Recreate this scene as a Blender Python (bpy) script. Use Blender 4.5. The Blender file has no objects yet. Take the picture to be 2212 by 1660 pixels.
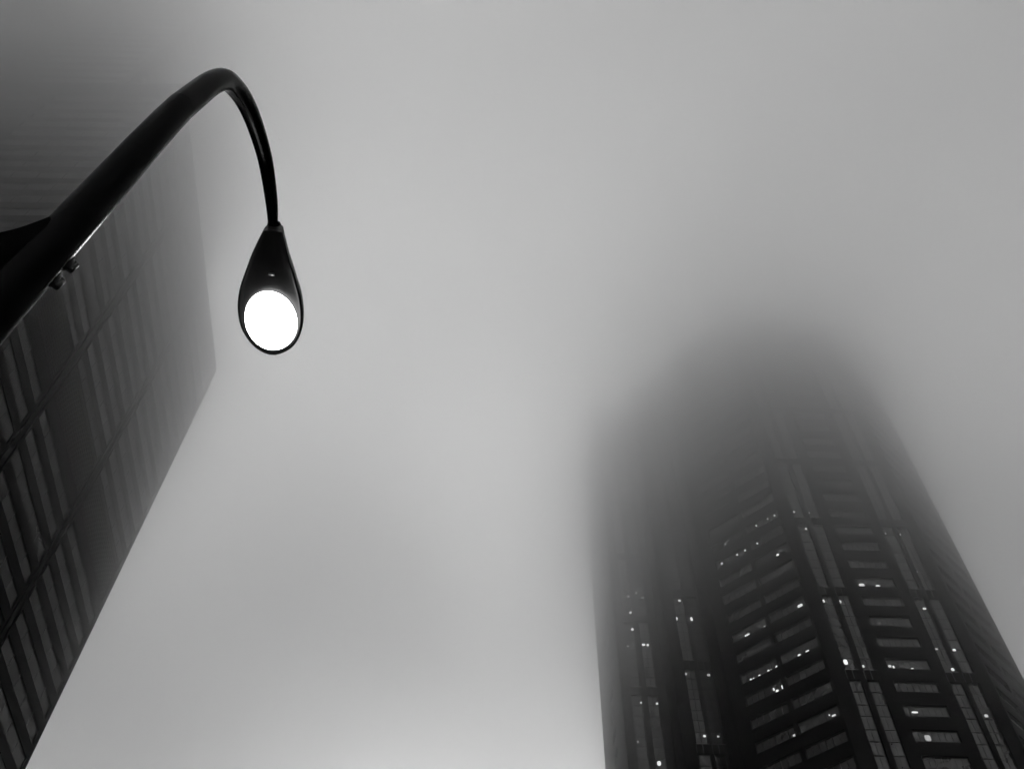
import bpy, bmesh, math, random
from mathutils import Vector, Matrix

random.seed(7)
sc = bpy.context.scene
COL = sc.collection

# ------------------------------------------------------------------ camera
ELEV = math.radians(55.5507); ROLL = math.atan2(40, 1440)
EYE = 1.6
cam_data = bpy.data.cameras.new('camera')
cam_data.sensor_width = 36.0
cam_data.lens = 36.0 * 2100.0 / 2211.0
cam_data.clip_start = 0.05; cam_data.clip_end = 12000
cam = bpy.data.objects.new('camera', cam_data); COL.objects.link(cam)
Fv = Vector((0, math.cos(ELEV), math.sin(ELEV)))
Rv = Vector((1, 0, 0)); Uv = Vector((0, -math.sin(ELEV), math.cos(ELEV)))
r2 = Rv * math.cos(ROLL) + Uv * math.sin(ROLL)
u2 = -Rv * math.sin(ROLL) + Uv * math.cos(ROLL)
M = Matrix((r2, u2, -Fv)).transposed().to_4x4()
M.translation = Vector((0, 0, EYE))
cam.matrix_world = M
sc.camera = cam

# ------------------------------------------------------------------ world: city-lit overcast night sky
world = bpy.data.worlds.new('World'); sc.world = world
world.use_nodes = True
nt = world.node_tree; nt.nodes.clear()
def N(t, kind, **kw):
    n = t.nodes.new(kind)
    for k, v in kw.items(): setattr(n, k, v)
    return n
def math_node(t, op, a, b=None, c=None):
    n = N(t, 'ShaderNodeMath', operation=op)
    for i, v in enumerate((a, b, c)):
        if v is None: continue
        if isinstance(v, (int, float)): n.inputs[i].default_value = v
        else: t.links.new(v, n.inputs[i])
    return n.outputs[0]
SKY = 7.0
tc = N(nt, 'ShaderNodeTexCoord')
def azel(az, el):
    a, e = math.radians(az), math.radians(el)
    return (math.sin(a) * math.cos(e), math.cos(a) * math.cos(e), math.sin(e))
def lobe(az, el, power):
    n = N(nt, 'ShaderNodeVectorMath', operation='DOT_PRODUCT')
    nt.links.new(tc.outputs['Generated'], n.inputs[0]); n.inputs[1].default_value = azel(az, el)
    v = math_node(nt, 'MAXIMUM', n.outputs['Value'], 0.0)
    return math_node(nt, 'POWER', v, power)
nz = N(nt, 'ShaderNodeTexNoise'); nz.inputs['Scale'].default_value = 2.2; nz.inputs['Detail'].default_value = 3.0
mp = N(nt, 'ShaderNodeMapping'); mp.inputs['Location'].default_value = (3.7, 1.9, .6)
nt.links.new(tc.outputs['Generated'], mp.inputs['Vector']); nt.links.new(mp.outputs[0], nz.inputs['Vector'])
def scaled(v, k): return math_node(nt, 'MULTIPLY', v, k)
base = math_node(nt, 'ADD', scaled(lobe(-12, 44, 9.0), 4.6), 0.03)
base = math_node(nt, 'ADD', base, scaled(lobe(12, 14, 8.0), -1.2))
base = math_node(nt, 'ADD', base, scaled(lobe(78, 60, 5.0), -2.0))
base = math_node(nt, 'ADD', base, scaled(lobe(-50, 26, 9.0), -5))
base = math_node(nt, 'ADD', base, scaled(lobe(-75, 60, 4.0), -1.8))
base = math_node(nt, 'ADD', base, scaled(lobe(45, 82, 4.0), -1.1))
base = math_node(nt, 'ADD', base, scaled(lobe(180, 35, 2.0), 0.9))
base = math_node(nt, 'MAXIMUM', base, 0.05)
var = math_node(nt, 'MULTIPLY_ADD', nz.outputs['Fac'], 0.8, 0.6)
west = N(nt, 'ShaderNodeMapRange', interpolation_type='SMOOTHSTEP')
wd = N(nt, 'ShaderNodeVectorMath', operation='DOT_PRODUCT'); wd.inputs[1].default_value = (-1, 0, 0)
nt.links.new(tc.outputs['Generated'], wd.inputs[0]); nt.links.new(wd.outputs['Value'], west.inputs['Value'])
west.inputs['From Min'].default_value = .0; west.inputs['From Max'].default_value = .5
west.inputs['To Min'].default_value = 1.0; west.inputs['To Max'].default_value = .0
val = math_node(nt, 'MULTIPLY', math_node(nt, 'MULTIPLY', base, var), west.outputs[0])
bg = N(nt, 'ShaderNodeBackground'); out = N(nt, 'ShaderNodeOutputWorld')
bg.inputs['Color'].default_value = (1, 1, 1, 1)
nt.links.new(math_node(nt, 'MULTIPLY', val, SKY), bg.inputs['Strength'])
nt.links.new(bg.outputs[0], out.inputs['Surface'])

sc.view_settings.view_transform = 'Standard'; sc.view_settings.look = 'None'
sc.view_settings.exposure = 0.0; sc.view_settings.gamma = 1.0
sc.cycles.use_denoising = True; sc.cycles.denoiser = 'OPENIMAGEDENOISE'; sc.cycles.use_adaptive_sampling = False
sc.cycles.max_bounces = 16; sc.cycles.volume_bounces = 12
sc.cycles.diffuse_bounces = 3; sc.cycles.glossy_bounces = 4
sc.cycles.filter_width = 1.6
sc.cycles.volume_step_rate = 1.5
sc.cycles.volume_max_steps = 128
sc.cycles.sample_clamp_indirect = 4.0

# ------------------------------------------------------------------ helpers
def link(o, parent=None):
    COL.objects.link(o)
    if parent: o.parent = parent
    return o
def tag(o, label=None, cat=None, group=None, kind=None):
    if label: o['label'] = label
    if cat: o['category'] = cat
    if group: o['group'] = group
    if kind: o['kind'] = kind
    return o
def empty(name, loc=(0, 0, 0)):
    o = bpy.data.objects.new(name, None); o.location = loc; COL.objects.link(o); return o
class MB:
    def __init__(s): s.v = []; s.f = []; s.sm = []
    def quad(s, *p, smooth=False):
        n = len(s.v); s.v += [tuple(q) for q in p]; s.f.append(tuple(range(n, n + len(p)))); s.sm.append(smooth)
    def box(s, fr, a0, a1, z0, z1, d0, d1):
        """box in a face frame: along, height, outward depth"""
        c = [fr.p(a, z, d) for d in (d0, d1) for z in (z0, z1) for a in (a0, a1)]
        n = len(s.v); s.v += [tuple(q) for q in c]
        for f in ((0, 1, 3, 2), (4, 6, 7, 5), (0, 4, 5, 1), (2, 3, 7, 6), (0, 2, 6, 4), (1, 5, 7, 3)):
            s.f.append(tuple(n + i for i in f)); s.sm.append(False)
    def tube(s, pts, rad, seg=24, cap=True, squash=1.0):
        rings = []; up = Vector((0, 0, 1)); prev = None
        P = [Vector(p) for p in pts]
        for i, p in enumerate(P):
            t = (P[min(i + 1, len(P) - 1)] - P[max(i - 1, 0)]).normalized()
            if prev is None:
                x = t.orthogonal().normalized()
            else:
                x = (prev - t * prev.dot(t)).normalized()
            prev = x; y = t.cross(x)
            r = rad[i] if isinstance(rad, (list, tuple)) else rad
            n = len(s.v)
            for k in range(seg):
                a = 2 * math.pi * k / seg
                s.v.append(tuple(p + x * math.cos(a) * r + y * math.sin(a) * r))
            rings.append(n)
        for a, b in zip(rings, rings[1:]):
            for k in range(seg):
                s.f.append((a + k, a + (k + 1) % seg, b + (k + 1) % seg, b + k)); s.sm.append(True)
        if cap:
            s.f.append(tuple(reversed(range(rings[0], rings[0] + seg)))); s.sm.append(False)
            s.f.append(tuple(range(rings[-1], rings[-1] + seg))); s.sm.append(False)
    def build(s, name, mat, parent=None, origin=None):
        me = bpy.data.meshes.new(name)
        o = Vector(origin) if origin else Vector((0, 0, 0))
        me.from_pydata([tuple(Vector(v) - o) for v in s.v], [], s.f)
        me.polygons.foreach_set('use_smooth', s.sm)
        me.update()
        bm = bmesh.new(); bm.from_mesh(me)
        bmesh.ops.remove_doubles(bm, verts=bm.verts, dist=1e-5)
        bmesh.ops.recalc_face_normals(bm, faces=bm.faces)
        bm.to_mesh(me); bm.free()
        me.materials.append(mat)
        ob = bpy.data.objects.new(name, me); ob.location = o
        return link(ob, parent)
def catmull(pts, n=8):
    P = [Vector(p) for p in pts]; P = [P[0] * 2 - P[1]] + P + [P[-1] * 2 - P[-2]]
    o = []
    for i in range(1, len(P) - 2):
        a, b, c, d = P[i - 1:i + 3]
        for k in range(n):
            t = k / n
            o.append(0.5 * ((2 * b) + (c - a) * t + (2 * a - 5 * b + 4 * c - d) * t * t + (3 * b - a - 3 * c + d) * t ** 3))
    o.append(P[-2]); return o

# ------------------------------------------------------------------ materials
def mat(name, base, rough=0.5, metal=0.0, coat=0.0, ior=1.5, bump=0.0, bscale=3.0, vary=0.0, vscale=0.3, emit=0.0, spec=0.5, rvary=0.0):
    m = bpy.data.materials.new(name); m.use_nodes = True
    t = m.node_tree; b = t.nodes['Principled BSDF']
    g = lambda c: (c, c, c, 1)
    b.inputs['Base Color'].default_value = g(base); b.inputs['Roughness'].default_value = rough
    b.inputs['Metallic'].default_value = metal; b.inputs['IOR'].default_value = ior
    b.inputs['Coat Weight'].default_value = coat; b.inputs['Coat Roughness'].default_value = 0.08
    b.inputs['Specular IOR Level'].default_value = spec
    co = N(t, 'ShaderNodeTexCoord')
    if vary:
        n = N(t, 'ShaderNodeTexNoise'); n.inputs['Scale'].default_value = vscale; n.inputs['Detail'].default_value = 5
        t.links.new(co.outputs['Object'], n.inputs['Vector'])
        r = N(t, 'ShaderNodeMapRange'); r.inputs['From Min'].default_value = .3; r.inputs['From Max'].default_value = .7
        r.inputs['To Min'].default_value = base * (1 - vary); r.inputs['To Max'].default_value = base * (1 + vary)
        t.links.new(n.outputs['Fac'], r.inputs['Value'])
        c = N(t, 'ShaderNodeCombineColor')
        for i in range(3): t.links.new(r.outputs[0], c.inputs[i])
        t.links.new(c.outputs[0], b.inputs['Base Color'])
        if rvary:
            r2_ = N(t, 'ShaderNodeMapRange'); r2_.inputs['To Min'].default_value = max(.02, rough - rvary); r2_.inputs['To Max'].default_value = rough + rvary
            t.links.new(n.outputs['Fac'], r2_.inputs['Value']); t.links.new(r2_.outputs[0], b.inputs['Roughness'])
    if bump:
        n = N(t, 'ShaderNodeTexNoise'); n.inputs['Scale'].default_value = bscale; n.inputs['Detail'].default_value = 4
        t.links.new(co.outputs['Object'], n.inputs['Vector'])
        bp = N(t, 'ShaderNodeBump'); bp.inputs['Strength'].default_value = bump; bp.inputs['Distance'].default_value = 0.05
        t.links.new(n.outputs['Fac'], bp.inputs['Height']); t.links.new(bp.outputs[0], b.inputs['Normal'])
    if emit:
        b.inputs['Emission Color'].default_value = (1, 1, 1, 1); b.inputs['Emission Strength'].default_value = emit
    return m
m_clad = mat('dark_cladding', 0.008, 0.6, vary=.3, vscale=.15, spec=.05)
m_panel = mat('grey_metal_panel', 0.02, 0.7, vary=.2, vscale=.2, spec=.03)
m_glass = mat('window_glass', 0.02, 0.06, bump=.02, bscale=.25, vary=.3, vscale=.4, spec=1.0)
m_frame = mat('window_frame', 0.015, 0.5, spec=.2)
m_rail = mat('bright_rail', 0.10, 0.4)
m_slab = mat('slab_cladding', 0.006, 0.7, vary=.3, vscale=.1, spec=.04)
m_slabglass = mat('slab_glass', 0.007, 0.25, vary=.3, vscale=.3, spec=.07)
m_steel = mat('painted_steel', 0.0003, 0.14, spec=.006, vary=.3, vscale=6, bump=.05, bscale=40, rvary=.05)
m_shell = mat('lamp_shell_paint', 0.002, 0.3, spec=.10, vary=.3, vscale=5, bump=.03, bscale=60)
m_lens = mat('lit_lens', 0.6, 0.3, emit=26.0, spec=.0)
m_bolt = mat('worn_metal', 0.25, 0.35, metal=.6)
m_ground = mat('asphalt', 0.05, 0.8, bump=.3, bscale=8, vary=.3, vscale=.5)
m_pave = mat('pavement_concrete', 0.2, 0.8, bump=.2, bscale=12, vary=.25, vscale=.8)
def pane_variety(m, lo, hi):
    t = m.node_tree; b = t.nodes['Principled BSDF']; c = b.inputs['Base Color'].links[0].from_node
    oi = N(t, 'ShaderNodeObjectInfo'); mr_ = N(t, 'ShaderNodeMapRange')
    t.links.new(math_node(t, 'POWER', oi.outputs['Random'], 3.0), mr_.inputs['Value'])
    mr_.inputs['To Min'].default_value = lo; mr_.inputs['To Max'].default_value = hi
    old = c.inputs[0].links[0].from_socket
    v = math_node(t, 'ADD', old, mr_.outputs[0])
    for i in range(3): t.links.new(v, c.inputs[i])
pane_variety(m_glass, 0.0, 0.07); pane_variety(m_slabglass, 0.0, 0.02)   # blinds drawn behind some panes
def m_light(e):
    return mat('ceiling_light_glow', 0.5, 0.4, emit=e)
LM = {}
def lightmat(b):
    k = round(b * 5) / 5 or .1
    if k not in LM: LM[k] = m_light(1.0 * k + .05)
    return LM[k]

# ------------------------------------------------------------------ facade machinery
class Face:
    def __init__(s, p0, p1, centre):
        s.a = Vector((p0[0], p0[1], 0)); t = Vector((p1[0] - p0[0], p1[1] - p0[1], 0))
        s.L = t.length; s.t = t.normalized()
        n = Vector((s.t.y, -s.t.x, 0))
        if n.dot(s.a - Vector((centre[0], centre[1], 0))) < 0: n = -n
        s.n = n
    def p(s, a, z, d=0): return s.a + s.t * a + s.n * d + Vector((0, 0, z))
def wall_face(mb, fr, H, cols, depth=0.35):
    """cols: list of (a0, a1, [(z0, z1), ...]) openings; builds the face with real recesses"""
    cols = sorted(cols); x = 0.0
    for a0, a1, ops in cols:
        if a0 > x + 1e-6: mb.quad(fr.p(x, 0), fr.p(a0, 0), fr.p(a0, H), fr.p(x, H))
        z = 0.0
        for z0, z1 in sorted(ops):
            if z0 > z + 1e-6: mb.quad(fr.p(a0, z), fr.p(a1, z), fr.p(a1, z0), fr.p(a0, z0))
            b = -depth
            mb.quad(fr.p(a0, z0), fr.p(a1, z0), fr.p(a1, z0, b), fr.p(a0, z0, b))
            mb.quad(fr.p(a0, z1), fr.p(a1, z1), fr.p(a1, z1, b), fr.p(a0, z1, b))
            mb.quad(fr.p(a0, z0), fr.p(a0, z1), fr.p(a0, z1, b), fr.p(a0, z0, b))
            mb.quad(fr.p(a1, z0), fr.p(a1, z1), fr.p(a1, z1, b), fr.p(a1, z0, b))
            z = z1
        if H > z + 1e-6: mb.quad(fr.p(a0, z), fr.p(a1, z), fr.p(a1, H), fr.p(a0, H))
        x = a1
    if fr.L > x + 1e-6: mb.quad(fr.p(x, 0), fr.p(fr.L, 0), fr.p(fr.L, H), fr.p(x, H))

# ================================================================== faceted tower
D = 108.0
tower = empty('office_tower', (0.45 * D, 1.2 * D, 0))
tag(tower, 'dark faceted skyscraper with lit window bands, top lost in cloud', 'skyscraper')
tower_loc = Vector(tower.location)
TC = (0.45 * D, 1.3 * D)
PLAN = [(.622, 1.0), (.4175, 1.0), (.31, 1.10), (.31, 1.163), (.25, 1.163), (.25, 1.227), (.1804, 1.227), (.172, 1.43), (.735, 1.43), (.735, 1.105)]
PLAN = [(x * D, y * D) for x, y in PLAN]
def TF(i, j): return Face(PLAN[i], PLAN[j], TC)
F_B = TF(1, 0); F_A = TF(2, 1); F_S1 = TF(2, 3); F_D2 = TF(4, 3); F_S2 = TF(5, 4); F_D1 = TF(6, 5); F_C = TF(6, 7)
F_K = TF(7, 8); F_R = TF(9, 8); F_E = TF(0, 9)
FL = .0361 * D                     # floor to floor
TOP0 = .9604 * D + EYE             # top of one window row
WH = .0168 * D
KB, KT = -26, 20
HT = TOP0 + KT * FL + 1.2
tops = [TOP0 + k * FL for k in range(KB, KT + 1)]
band = [(t - WH, t) for t in tops]
# strips: one run per four floors, a gap of half a floor between runs
strip = []
for k in range(-7, 9):
    z1 = TOP0 + 4 * k * FL; z0 = z1 - 4 * FL + .0165 * D
    if z0 > 4 and z1 < HT - .5: strip.append((z0, z1))
xs = lambda fr, x: (x * D - fr.a.x) / fr.t.x
cB = [(xs(F_B, a), xs(F_B, b)) for a, b in ((.4390, .4547), (.4624, .4780), (.5676, .5832), (.5895, .6050))]
bB = (xs(F_B, .4952), xs(F_B, .5512))
bA = [(xs(F_A, a), xs(F_A, b)) for a, b in ((.3258, .3680), (.3727, .4148))]
cD2 = [(xs(F_D2, a), xs(F_D2, b)) for a, b in ((.2686, .2850), (.2906, .3065))]
cD1 = [(xs(F_D1, a), xs(F_D1, b)) for a, b in ((.1950, .2107), (.2198, .2355))]
bE = [(F_E.L * .04, F_E.L * .42), (F_E.L * .48, F_E.L * .86)]
bC = [(F_C.L * .36, F_C.L * .52)]

# window meshes (local to the lower left corner of the opening on its face)
class LF:                          # local frame, x along, z up, -y outward
    def p(s, a, z, d=0): return Vector((a, -d, z))
lf = LF()
def window_mesh(w, h, nmull, transoms, gname):
    g = MB(); g.box(lf, -.02, w + .02, -.02, h + .02, -.45, -.30)
    f = MB()
    for i in range(1, nmull + 1):
        a = w * i / (nmull + 1); f.box(lf, a - .035, a + .035, 0, h, -.302, -.27)
    for z in transoms: f.box(lf, .0, w, z - .07, z + .07, -.303, -.235)
    # outer frame
    f.box(lf, 0, .06, 0, h, -.304, -.20); f.box(lf, w - .06, w, 0, h, -.304, -.20)
    for z in (0, h - .05): f.box(lf, .055, w - .055, z, z + .05, -.3035, -.21)
    return g, f
def place_local(mb, name, material):
    me = bpy.data.meshes.new(name); me.from_pydata([tuple(v) for v in mb.v], [], mb.f); me.update()
    me.materials.append(material); return me
def face_matrix(fr, a, z):
    t, n = fr.t, fr.n
    # columns: along, inward, up
    m = Matrix((t, -n, Vector((0, 0, 1)))).transposed().to_4x4()
    if m.to_3x3().determinant() < 0: pass
    m.translation = fr.p(a, z); return m
def put_window(fr, a, z, gme, fme, parent, ploc):
    w = bpy.data.objects.new('window', gme); COL.objects.link(w); w.parent = parent
    m = face_matrix(fr, a, z); m.translation = m.translation - ploc
    w.matrix_local = m
    f = bpy.data.objects.new('window_frame', fme); COL.objects.link(f); f.parent = w
    return w
def bulk_add(G, Fm, fr, a, z, g, f):
    m = face_matrix(fr, a, z)
    for src, dst in ((g, G), (f, Fm)):
        n = len(dst.v); dst.v += [tuple(m @ Vector(v)) for v in src.v]
        dst.f += [tuple(n + i for i in q) for q in src.f]; dst.sm += src.sm

ZLO, ZHI = .64 * D, 1.22 * D       # the stretch the photograph shows clearly
bulkG, bulkF = MB(), MB(); named = 0
def windows_for(fr, cols, ops, nm, trans_fn, lo=ZLO, hi=ZHI, name_them=True, pad=.0):
    global named
    for a0, a1 in cols:
        cache = {}
        for z0, z1 in ops:
            w, h = a1 - a0, z1 - z0
            g, f = window_mesh(w, h, nm, trans_fn(h), 'window')
            if name_them and z1 > lo and z0 < hi and named < 100:
                k = round(h, 3)
                if k not in cache: cache[k] = (place_local(g, 'window', m_glass), place_local(f, 'window_frame', m_frame))
                put_window(fr, a0, z0, *cache[k], tower, tower_loc); named += 1
            else: bulk_add(bulkG, bulkF, fr, a0, z0, g, f)
def strip_trans(h):
    o = []; z = h
    steps = [WH, FL - WH]; i = 0
    while True:
        z -= steps[i % 2]; i += 1
        if z < .4: break
        o.append(z)
    return o
none = lambda h: []
windows_for(F_B, [bB], band, 6, none)
windows_for(F_A, bA, band, 5, none)
windows_for(F_B, cB, strip, 1, strip_trans, .66 * D, 1.16 * D)
windows_for(F_D2, cD2, strip, 1, strip_trans, .78 * D, 1.2 * D)
windows_for(F_D1, cD1, strip, 1, strip_trans, .84 * D, 1.2 * D)
windows_for(F_E, bE, band, 5, none, name_them=False)
windows_for(F_C, bC, band, 2, none, name_them=False)
bg_ = MB(); bg_.v, bg_.f, bg_.sm = bulkG.v, bulkG.f, bulkG.sm
wb = bg_.build('window', m_glass, tower); wb.location = -tower_loc; wb['kind'] = 'stuff'
fb = bulkF.build('window_frame', m_frame, wb); fb['kind'] = 'stuff'

wl = MB()
wall_face(wl, F_B, HT, [(a, b, strip) for a, b in cB] + [(bB[0], bB[1], band)])
wall_face(wl, F_A, HT, [(a, b, band) for a, b in bA])
wall_face(wl, F_D2, HT, [(a, b, strip) for a, b in cD2])
wall_face(wl, F_D1, HT, [(a, b, strip) for a, b in cD1])
wall_face(wl, F_E, HT, [(a, b, band) for a, b in bE])
for fr in (F_S1, F_S2, F_K, F_R): wall_face(wl, fr, HT, [])
w_ = wl.build('wall', m_clad, tower); w_.location = -tower_loc
wc = MB(); wall_face(wc, F_C, HT, [(a, b, band) for a, b in bC])
w_ = wc.build('side_wall', m_panel, tower); w_.location = -tower_loc
rf = MB(); rf.quad(*[(x, y, HT) for x, y in PLAN])
for i in range(len(PLAN)):          # parapet
    p, q = PLAN[i], PLAN[(i + 1) % len(PLAN)]
    fr = Face(p, q, TC); rf.box(fr, 0, fr.L, HT, HT + 1.2, -.4, -.003)
w_ = rf.build('roof', m_clad, tower); w_.location = -tower_loc
# window-cleaning rails and sills across the gaps of the strips
for fr, cols in ((F_B, cB), (F_D2, cD2), (F_D1, cD1)):
    far = MB()
    for a0, a1 in cols:
        mid = (a0 + a1) / 2
        for z0, z1 in strip:
            near = .7 * D < z1 < 1.2 * D; rl = MB() if near else far
            rl.box(fr, a0 - .1, a1 + .2, z0 - .12, z0 - .05, .003, .08)
            rl.box(fr, mid - .03, mid + .03, z1 + .06, z1 + .0165 * D - .20, .003, .12)
            rl.box(fr, a0 - .12, a0 - .07, z1 + .06, z1 + .0165 * D - .20, .003, .08)
            if near: o = rl.build('rail', m_rail, tower); o.location = -tower_loc
    o = far.build('rail', m_rail, tower); o.location = -tower_loc; o['kind'] = 'stuff'
# joints between cladding panels: thin grooves at every fourth floor
# lit ceiling lamps seen behind the glass: (face, along, height, width, height, brightness)
LIGHTS = [('B', 9.27, 107.86, 1.02, 0.61, 1), ('B', 11.7, 107.71, 0.81, 0.55, 1), ('B', 9.26, 111.46, 1.04, 0.26, 0.45), ('B', 9.53, 103.54, 0.71, 0.21, 0.6), ('B', 11.61, 103.62, 0.36, 0.21, 0.45), ('B', 12.62, 103.58, 0.67, 0.24, 0.7), ('B', 11.8, 130.95, 2.18, 0.35, 0.3), ('B', 8.86, 92.43, 0.53, 0.44, 0.6), ('B', 9.34, 92.3, 0.28, 0.48, 0.8), ('B', 11.91, 92.07, 0.49, 0.26, 0.6), ('B', 9.89, 84.8, 1.04, 0.26, 0.7), ('B', 10.29, 80.85, 0.98, 1.1, 0.12), ('B', 2.1, 135.52, 0.33, 0.6, 0.4), ('B', 4.7, 131.17, 0.37, 0.35, 0.3), ('B', 2.56, 124.23, 0.31, 0.39, 0.6), ('B', 5.05, 124.08, 0.27, 0.39, 0.6), ('B', 2.32, 120.2, 0.39, 0.44, 0.7), ('B', 3.6, 120.13, 0.35, 0.44, 0.7), ('B', 4.8, 120.05, 0.33, 0.44, 0.7), ('B', 18.58, 127.04, 0.32, 0.34, 0.3), ('B', 16.26, 123.53, 0.27, 0.46, 0.4), ('B', 16.4, 119.52, 0.26, 0.44, 0.5), ('B', 18.75, 119.37, 0.3, 0.44, 0.7), ('B', 18.75, 111.03, 0.33, 0.29, 0.35), ('B', 2.56, 104.36, 0.41, 0.65, 0.8), ('B', 5.02, 104.3, 0.41, 0.65, 0.8), ('B', 2.81, 92.94, 0.67, 1.05, 1), ('B', 5.11, 92.28, 0.35, 0.52, 0.6), ('B', 17.38, 103.38, 0.67, 0.4, 0.7), ('B', 16.52, 95.73, 0.54, 0.34, 0.5), ('B', 19.03, 95.64, 0.61, 0.41, 0.8), ('B', 17.57, 92.15, 0.53, 0.56, 0.9), ('B', 19.33, 84.56, 0.6, 0.55, 0.5), ('A', 14.75, 123.95, 0.31, 0.41, 0.6), ('A', 13.43, 124.04, 0.27, 0.33, 0.5), ('A', 13.91, 123.24, 0.26, 0.33, 0.4), ('A', 11.15, 123.98, 0.32, 0.39, 0.6), ('A', 10.47, 120.2, 0.29, 0.4, 0.6), ('A', 8.06, 120.17, 0.32, 0.35, 0.6), ('A', 6.5, 120.22, 0.37, 0.38, 0.6), ('A', 13.31, 115.64, 0.51, 0.41, 0.8), ('A', 14.43, 104.13, 1.03, 0.5, 1), ('A', 3.41, 120.21, 0.4, 0.4, 0.6), ('A', 4.91, 103.82, 1.11, 0.45, 1), ('A', 8.07, 103.63, 0.64, 0.39, 0.8), ('A', 7.26, 135.1, 0.53, 0.52, 0.3), ('A', 4.86, 123.87, 0.4, 0.39, 0.25), ('A', 13.5, 95.94, 0.7, 0.43, 1), ('A', 12.16, 95.95, 0.59, 0.53, 1), ('A', 8.38, 95.93, 0.64, 0.56, 1), ('A', 6.93, 95.95, 0.42, 0.46, 1), ('A', 7.39, 95.81, 0.32, 0.44, 0.8), ('A', 5.36, 95.91, 0.49, 0.44, 1), ('A', 3.86, 95.98, 0.4, 0.46, 0.8), ('A', 4.34, 95.87, 0.42, 0.44, 0.9), ('A', 8.49, 92.35, 0.56, 0.81, 1), ('A', 7.47, 92.06, 0.56, 0.65, 1), ('A', 7.02, 92.65, 0.29, 0.54, 0.8), ('A', 8.4, 84.41, 0.81, 0.36, 0.45), ('A', 14.5, 84.6, 0.73, 0.27, 0.6), ('A', 13.92, 84.94, 0.23, 0.28, 0.5), ('A', 0.74, 82.98, 0.45, 0.32, 0.2), ('D2', 3.13, 120.19, 0.53, 0.45, 0.7), ('D2', 2.07, 116.11, 0.47, 0.86, 0.8), ('D2', 4.66, 116.08, 0.47, 0.93, 0.8), ('D2', 3.1, 127.61, 0.32, 0.36, 0.2), ('D2', 2.12, 104.48, 0.4, 0.58, 0.6), ('D2', 3.48, 92.99, 0.47, 0.47, 0.9), ('D2', 5.83, 104.39, 0.65, 0.53, 0.5), ('D2', 5.53, 92.99, 0.41, 0.39, 0.4), ('D1', 4.52, 128.34, 0.33, 0.5, 0.6), ('D1', 2.96, 127.4, 0.45, 0.28, 0.5), ('D1', 3.02, 123.5, 0.49, 0.53, 0.7), ('D1', 3.06, 119.59, 0.52, 0.51, 0.8), ('D1', 4.71, 116.17, 0.59, 0.55, 1), ('D1', 5.43, 116.14, 0.43, 0.55, 0.8), ('D1', 3.22, 104.04, 0.59, 0.44, 0.9), ('D1', 5.77, 103.95, 0.59, 0.48, 0.9), ('D1', 3.37, 96.37, 0.39, 0.61, 0.8), ('D1', 4.88, 92.88, 0.69, 0.94, 1), ('D1', 5.55, 127.22, 0.7, 0.22, 0.4), ('D1', 1.94, 115.77, 0.31, 0.35, 0.35), ('D1', 1.94, 96.63, 0.21, 0.45, 0.3)]
FR = {'B': F_B, 'A': F_A, 'D1': F_D1, 'D2': F_D2}
for fn, a, z, w, h, b in LIGHTS:
    fr = FR[fn]; mb = MB()
    w, h = w * .8, h * .8
    if z > 113: b = min(1.6, b * 1.9)
    # bevelled luminous diffuser
    n0 = len(mb.v)
    ring = [(-.5, -.3), (-.3, -.5), (.3, -.5), (.5, -.3), (.5, .3), (.3, .5), (-.3, .5), (-.5, .3)]
    back = [fr.p(a + x * w, z + y * h, -.31) for x, y in ring]
    front = [fr.p(a + x * w * .9, z + y * h * .9, -.20) for x, y in ring]
    for i in range(8):
        j = (i + 1) % 8; mb.quad(back[i], back[j], front[j], front[i])
    mb.quad(*front); mb.quad(*back)
    o = mb.build('ceiling_light', lightmat(b), tower, origin=fr.p(a, z)); o.location = fr.p(a, z) - tower_loc

# ================================================================== slab tower on the left
W = 60.0
slab = empty('office_block', (-75, 85, 0))
tag(slab, 'broad dark slab office block with faint window rows, left edge, behind the lamp post', 'office building')
sl = Vector(slab.location)
def SP(r):                            # point of the long facade where y/|x| = r
    ax = 54.96 / (1 - .056 * r); return (-ax, r * ax)
S0, S1_ = SP(.925), SP(1.845)
SC = (-100, 85)
F_L = Face(S0, S1_, SC)
back0 = (S0[0] - 62, S0[1] + 1); back1 = (S1_[0] - 62, S1_[1] + 1)
F_N = Face(back0, S0, SC)
F_F = Face(S1_, back1, SC); F_Q = Face(back0, back1, SC)
SF = .067 * W
HS = 2.76 * W + EYE
def sdist(r): p = SP(r); return (Vector((p[0], p[1], 0)) - F_L.a).length
bay = [0, sdist(1.231), sdist(1.53), F_L.L]
swin = []
k = -20
while True:
    zc = 1.403 * W + EYE + k * SF
    if zc + SF > HS - 3: break
    z0, z1 = zc + .9, zc + SF - .9
    k += 1
    if z0 < 5: continue
    if 1.67 * W + EYE < (z0 + z1) / 2 < 1.835 * W + EYE: continue
    swin.append((z0, z1))
mech = (1.70 * W + EYE, 1.83 * W + EYE)
sb = MB(); sg = MB(); sf = MB(); snamed = 0
cols = []; cells = []
for i in range(3):
    a0, a1 = bay[i] + 1.1, bay[i + 1] - 1.1
    cells.append((a0, a1)); cols.append((a0, a1, swin + [mech]))
for i in (1, 2):
    for s_ in (-.75, .45): cols.append((bay[i] + s_, bay[i] + s_ + .3, [(3, HS - 2)]))
wall_face(sb, F_L, HS, cols, .20)
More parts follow.
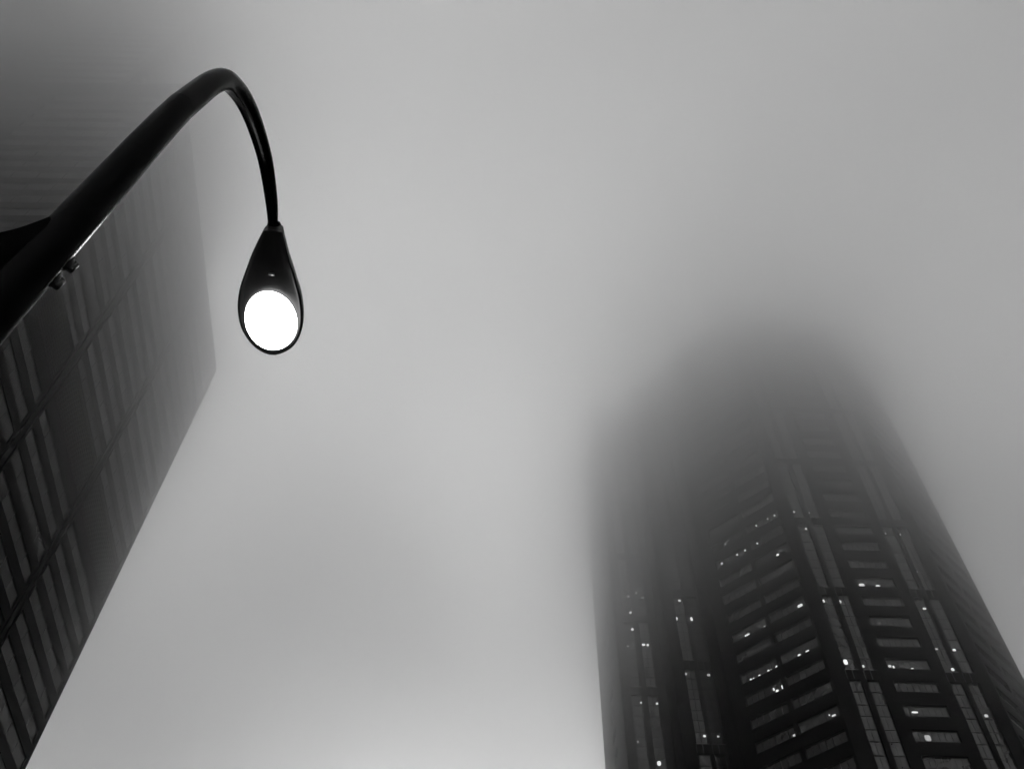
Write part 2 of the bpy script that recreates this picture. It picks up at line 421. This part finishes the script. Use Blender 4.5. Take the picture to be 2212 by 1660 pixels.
# end wall with the same floors
ne = 3; ecols = []; ecells = []
for i in range(ne):
    a0, a1 = F_N.L * i / ne + 1.2, F_N.L * (i + 1) / ne - 1.2
    ecells.append((a0, a1)); ecols.append((a0, a1, swin + [mech]))
wall_face(sb, F_N, HS, ecols, .20)
for fr in (F_F, F_Q): wall_face(sb, fr, HS, [])
o = sb.build('wall', m_slab, slab); o.location = -sl
gb = MB()
for i in (1, 2):                     # bottoms of the two pairs of vertical grooves
    for s_ in (-.75, .45): gb.box(F_L, bay[i] + s_ - .02, bay[i] + s_ + .32, 2.9, HS - 1.9, -.35, -.19)
for a0, a1 in cells: gb.box(F_L, a0 - .05, a1 + .05, mech[0] - .05, mech[1] + .05, -.35, -.19)
for a0, a1 in ecells: gb.box(F_N, a0 - .05, a1 + .05, mech[0] - .05, mech[1] + .05, -.35, -.19)
o = gb.build('recess_panel', m_frame, slab); o.location = -sl
lv = MB()
for a0, a1 in cells:
    z = mech[0] + .3
    while z < mech[1] - .3: lv.box(F_L, a0, a1, z, z + .12, -.19, -.08); z += .6
o = lv.build('louvre', m_slab, slab); o.location = -sl
def slab_window(w, h, n):
    g = MB(); g.box(lf, -.02, w + .02, -.02, h + .02, -.30, -.15)
    f = MB()
    for i in range(1, n): f.box(lf, w * i / n - .05, w * i / n + .05, 0, h, -.152, -.11)
    return g, f
cache = {}
for fr, cl, nm in ((F_L, cells, True), (F_N, ecells, False)):
    for a0, a1 in cl:
        w = a1 - a0
        for z0, z1 in swin:
            g, f = slab_window(w, z1 - z0, 5)
            if nm and 1.15 * W < z0 < 2.35 * W and snamed < 60:
                key = round(w, 3)
                if key not in cache: cache[key] = (place_local(g, 'window', m_slabglass), place_local(f, 'window_frame', m_frame))
                put_window(fr, a0, z0, *cache[key], slab, sl); snamed += 1
            else: bulk_add(sg, sf, fr, a0, z0, g, f)
o = sg.build('window', m_slabglass, slab); o.location = -sl; o['kind'] = 'stuff'
o2 = sf.build('window_frame', m_frame, o); o2['kind'] = 'stuff'
rf = MB(); rf.quad(*[(p[0], p[1], HS) for p in (S0, S1_, back1, back0)])
for fr in (F_L, F_N, F_F, F_Q): rf.box(fr, .0, fr.L, HS, HS + 1.5, -.5, -.003)
o = rf.build('roof', m_slab, slab); o.location = -sl
HU = 246.0
UP = [(-69, 54.5), (-69, 104), (-118, 104), (-118, 54.5)]
ub = MB(); ucells = []
for i in range(4):
    fr = Face(UP[i], UP[(i + 1) % 4], (-100, 80))
    wf = []; z = HS + 3.0
    while z + 3 < HU: wf.append((z, z + 2.2)); z += SF
    q = MB(); wall_face(q, fr, HU, [(1.5, fr.L / 2 - .8, wf), (fr.L / 2 + .8, fr.L - 1.5, wf)] if i in (0, 3) else [], .45)
    n0 = len(ub.v); ub.v += q.v; ub.f += [tuple(n0 + k for k in f) for f in q.f]; ub.sm += q.sm
    if i in (0, 3): ucells.append((fr, wf))
ub.quad(*[(x, y, HU) for x, y in UP])
ub.v = [(x, y, max(z, HS + .01)) for x, y, z in ub.v]
o = ub.build('upper_storeys', m_slab, slab); o.location = -sl
ug = MB()
for fr, wf in ucells:
    for a0, a1 in ((1.5, fr.L / 2 - .8), (fr.L / 2 + .8, fr.L - 1.5)):
        for z0, z1 in wf: ug.box(fr, a0 - .02, a1 + .02, z0 - .02, z1 + .02, -.55, -.40)
o = ug.build('window', m_slabglass, slab); o.location = -sl; o['kind'] = 'stuff'
pl = SP(1.7555); pf = (Vector((pl[0], pl[1], 0)) - F_L.a).length
mb = MB(); mb.box(F_L, pf - .25, pf + .25, 1.2434 * W + EYE - .14, 1.2434 * W + EYE + .14, -.40, -.25)
o = mb.build('ceiling_light', lightmat(.6), slab); o.location = -sl

# ================================================================== street lamp
R0 = 2.6; AZ = math.radians(-46.0)
base = Vector((R0 * math.sin(AZ), R0 * math.cos(AZ), 0))
al = math.radians(-5.0)
hd = Vector((math.sin(al), math.cos(al), 0)); ln = Vector((hd.y, -hd.x, 0)); up = Vector((0, 0, 1))
lamp = empty('street_lamp', (base.x, base.y, .14))
tag(lamp, 'tall black curved street lamp with a lit oval lens in a teardrop head', 'street lamp')
lo = Vector(lamp.location)
def lp(h, l, z): return hd * h + ln * l + up * (z - .14)
pb = MB()
prof = [(.155, .16), (.2, .15), (.6, .135), (1.2, .115), (2.0, .100), (3.2, .0925), (4.4, .0893), (5.4, .0868), (6.2, .082), (6.6, .079), (6.85, .0775)]
zs = []
pb.tube([lp({6.6: .004, 6.85: .012}.get(z, 0.0), 0, z) for z, r in prof], [r for z, r in prof], 32, cap=False)
pole = pb.build('pole', m_steel, lamp)
fl = MB(); fl.tube([lp(0, 0, .141), lp(0, 0, .175)], [.24, .23], 32)
fl.build('base_plate', m_steel, pole)
ARM = [(.012, 6.85, .0775), (.037, 7.133, .076), (.07, 7.46, .073), (.125, 7.722, .071), (.214, 7.925, .067), (.4, 8.20, .065), (.631, 8.447, .062), (.933, 8.690, .0585), (1.17, 8.83, .0555), (1.483, 8.945, .050), (1.68, 8.975, .042), (1.86, 8.98, .038)]
path = catmull([(h, z, r * 10) for h, z, r in ARM], 8)
ab = MB(); ab.tube([lp(p.x, 0, p.y) for p in path], [p.z / 10 for p in path], 32, cap=False)
arm = ab.build('arm', m_steel, lamp)
# lamp head: outline of the rim (distance out, left, right)
RIM = [(1.706, -.047, .105), (1.80, -.091, .123), (1.892, -.132, .142), (1.986, -.169, .165), (2.081, -.202, .193), (2.178, -.236, .217), (2.275, -.266, .243), (2.374, -.286, .259), (2.474, -.295, .266), (2.575, -.292, .262), (2.678, -.274, .241), (2.761, -.239, .208), (2.824, -.199, .168), (2.877, -.148, .109), (2.918, -.075, .035)]
ZR = 8.85
left = [(h, a) for h, a, b in RIM]; right = [(h, b) for h, a, b in RIM]
loop = left + [(2.927, -.02)] + right[::-1]
def smoothloop(lp_, n=3):
    out = []; L = len(lp_)
    for i in range(L - 1):
        a, b, c, d = (Vector((*lp_[max(i - 1, 0)], 0)), Vector((*lp_[i], 0)), Vector((*lp_[i + 1], 0)), Vector((*lp_[min(i + 2, L - 1)], 0)))
        for k in range(n):
            t = k / n; q = .5 * ((2 * b) + (c - a) * t + (2 * a - 5 * b + 4 * c - d) * t * t + (3 * b - a - 3 * c + d) * t ** 3)
            out.append((q.x, q.y))
    out.append(lp_[-1]); return out
loop = smoothloop(loop)
def mid(h):
    for (h0, a0, b0), (h1, a1, b1) in zip(RIM, RIM[1:]):
        if h <= h1: 
            t = (h - h0) / (h1 - h0); return ((a0 + b0) * (1 - t) + (a1 + b1) * t) / 2
    return -.02
def shrink(lp_, k, end=2.50):
    o = []
    for h, l in lp_:
        c = mid(h); hh = end + (h - end) * (1 - (1 - k) * .75) if h > end else 1.706 + (h - 1.706) * 1.0
        o.append((hh, c + (l - c) * k))
    return o
hb = MB(); n = len(loop); rings = []
def hz(h, t):                        # dome height along the head: low at the neck, highest over the lens
    s = min(1, max(0, (h - 1.7) / .8)); return (.12 + .10 * math.sin(s * math.pi / 2)) * t
for k, t, dz in ((.90, 0, -.012), (.97, 0, -.022), (1.0, 0, -.008), (1.0, .12, 0), (.97, .35, 0), (.88, .62, 0), (.70, .85, 0), (.42, .97, 0), (.12, 1.0, 0)):
    rg = []
    for h, l in shrink(loop, k):
        hb.v.append(tuple(lp(h, l, ZR + dz + hz(h, t)))); rg.append(len(hb.v) - 1)
    rings.append(rg)
for a, b in zip(rings, rings[1:]):
    for i in range(n - 1): hb.f.append((a[i], a[i + 1], b[i + 1], b[i])); hb.sm.append(True)
    hb.f.append((a[n - 1], a[0], b[0], b[n - 1])); hb.sm.append(False)
hb.f.append(tuple(rings[-1])); hb.sm.append(True)
head = hb.build('lamp_head', m_shell, lamp)
# underside door, slightly recessed and dished towards the lens
db = MB(); rings = []
for k, dz in ((.91, -.006), (.80, .004), (.5, .008), (.05, .010)):
    rg = []
    for h, l in shrink(loop, k):
        db.v.append(tuple(lp(h, l, ZR + dz))); rg.append(len(db.v) - 1)
    rings.append(rg)
for a, b in zip(rings, rings[1:]):
    for i in range(n - 1): db.f.append((a[i], a[i + 1], b[i + 1], b[i])); db.sm.append(True)
    db.f.append((a[n - 1], a[0], b[0], b[n - 1])); db.sm.append(True)
db.f.append(tuple(rings[-1])); db.sm.append(True)
db.build('underside', m_shell, head)
# drop lens
lc = (2.570, -.010); la, lb_ = .290, .224
lb = MB(); rings = []
NS = 64
for j in range(11):
    ph = (math.pi / 2) * j / 10
    rr = math.cos(ph) ** .7 if j < 10 else .02; z = ZR - .008 - .115 * math.sin(ph)
    rg = []
    for i in range(NS):
        a = 2 * math.pi * i / NS
        ex = 1.0; cs, sn = math.cos(a), math.sin(a)
        lb.v.append(tuple(lp(lc[0] + la * rr * cs, lc[1] + lb_ * rr * sn, z))); rg.append(len(lb.v) - 1)
    rings.append(rg)
for a, b in zip(rings, rings[1:]):
    for i in range(NS): lb.f.append((a[i], a[(i + 1) % NS], b[(i + 1) % NS], b[i])); lb.sm.append(True)
lb.f.append(tuple(rings[-1])); lb.sm.append(True); lb.f.append(tuple(reversed(rings[0]))); lb.sm.append(False)
lens = lb.build('lens', m_lens, head)
# neck collar, latch and drip screws
cb = MB(); cb.tube([lp(1.700, .012, 8.965), lp(1.715, .012, 8.965), lp(1.76, .014, 8.96)], [.052, .058, .056], 28)
cb.build('collar', m_steel, head)
lt = MB()
for (h0, l0, dh, dl) in ((2.112, .006, .011, .024),):
    lt.tube([lp(h0, l0 - dl, ZR - .012), lp(h0, l0 + dl, ZR - .012)], [dh, dh], 10)
lt.build('latch', m_bolt, head)
for dl in (-.02, .005, .03):
    s_ = MB(); s_.tube([lp(2.915, -.02 + dl, ZR + .012), lp(2.938, -.02 + dl, ZR + .006)], [.007, .005], 8)
    s_.build('screw', m_bolt, head)
# banner-arm bracket: strap bands with bolts on the pole
for z in (5.10, 4.96):
    side = Vector((math.cos(AZ), -math.sin(AZ), 0)); q = lp(0, 0, z) + side * .075
    c = MB(); c.tube([q - up * .034, q - up * .03 + side * .004, q + up * .03 + side * .004, q + up * .034], [.018, .024, .024, .018], 14)
    cl = c.build('clamp', m_shell, lamp)
    b = MB(); d_ = Vector((math.sin(math.radians(45)), math.cos(math.radians(45)), 0))
    side = Vector((math.cos(AZ), -math.sin(AZ), 0))
    e = lp(0, 0, z) + side * .085
    b.tube([e - up * .03, e + side * .02 - up * .028, e + side * .024 + up * .02, e + up * .03], [.012, .015, .015, .012], 10)
    b.build('bolt', m_shell, cl)
# second arm leaving the pole to the left
sd = Vector((-1.0, .12, 0)).normalized()
b = MB()
pts = [lp(0, 0, 5.42), lp(0, 0, 5.22) + sd * .02, lp(0, 0, 5.02) + sd * .10, lp(0, 0, 4.90) + sd * .28, lp(0, 0, 4.87) + sd * .6, lp(0, 0, 4.87) + sd * 1.6]
cp = catmull(pts, 6)
b.tube(cp, [min(.16, .05 + .006 * i) for i in range(len(cp))], 28)
b.build('side_arm', mat('matt_black_paint', .001, .7, spec=.0, vary=.3, vscale=8), lamp)

# ================================================================== ground
g = MB(); g.quad((-4000, -4000, 0), (4000, -4000, 0), (4000, 4000, 0), (-4000, 4000, 0))
o = g.build('ground', m_ground); tag(o, kind='structure')
class XF:
    def p(s, a, z, d=0): return Vector((a, d, z))
xf = XF(); g = MB(); g.box(xf, -30, -1.2, -.2, .14, -40, 45); o = g.build('pavement', m_pave); tag(o, kind='structure')
g = MB(); g.box(xf, -1.2, -1.05, -.2, .135, -40, 45); o = g.build('kerb', m_pave); tag(o, kind='structure')

# ================================================================== low cloud and haze
CLOUD_TOP = 247.5
g = MB()
class GF:
    def p(s, a, z, d=0): return Vector((a, d, z))
g.box(GF(), -200, 250, -1.0, CLOUD_TOP, -150, 296)
vm = bpy.data.materials.new('low_cloud_air'); vm.use_nodes = True
t = vm.node_tree; t.nodes.clear()
vo = N(t, 'ShaderNodeOutputMaterial'); pv = N(t, 'ShaderNodeVolumePrincipled')
pv.inputs['Color'].default_value = (.995, .995, .995, 1); pv.inputs['Anisotropy'].default_value = .90
geo = N(t, 'ShaderNodeNewGeometry'); sp = N(t, 'ShaderNodeSeparateXYZ')
t.links.new(geo.outputs['Position'], sp.inputs[0])
nzv = N(t, 'ShaderNodeTexNoise'); nzv.inputs['Scale'].default_value = .016; nzv.inputs['Detail'].default_value = 3.0
mpv = N(t, 'ShaderNodeMapping'); mpv.inputs['Location'].default_value = (130, 75, 20)
t.links.new(geo.outputs['Position'], mpv.inputs['Vector']); t.links.new(mpv.outputs[0], nzv.inputs['Vector'])
zz = math_node(t, 'MULTIPLY_ADD', nzv.outputs['Fac'], 60.0, sp.outputs['Z'])
zz = math_node(t, 'MULTIPLY_ADD', sp.outputs['X'], .02, zz)   # the cloud base hangs lower to the left
mr = N(t, 'ShaderNodeMapRange', interpolation_type='LINEAR')
mr.inputs['From Min'].default_value = 104; mr.inputs['From Max'].default_value = 168
mr.inputs['To Min'].default_value = .00012; mr.inputs['To Max'].default_value = .060
t.links.new(zz, mr.inputs['Value']); nz2 = N(t, 'ShaderNodeTexNoise'); nz2.inputs['Scale'].default_value = .011; nz2.inputs['Detail'].default_value = 1.0
mp2 = N(t, 'ShaderNodeMapping'); mp2.inputs['Location'].default_value = (-210, 340, 60)
t.links.new(geo.outputs['Position'], mp2.inputs['Vector']); t.links.new(mp2.outputs[0], nz2.inputs['Vector'])
dm = math_node(t, 'MAXIMUM', math_node(t, 'MULTIPLY_ADD', nz2.outputs['Fac'], 1.8, .1), .4)
t.links.new(math_node(t, 'MULTIPLY', mr.outputs[0], dm), pv.inputs['Density'])
t.links.new(pv.outputs[0], vo.inputs['Volume'])
vm.cycles.volume_sampling = 'DISTANCE'
o = g.build('haze', vm); tag(o, 'pale low cloud and mist swallowing the tops of the towers', 'haze', kind='stuff')
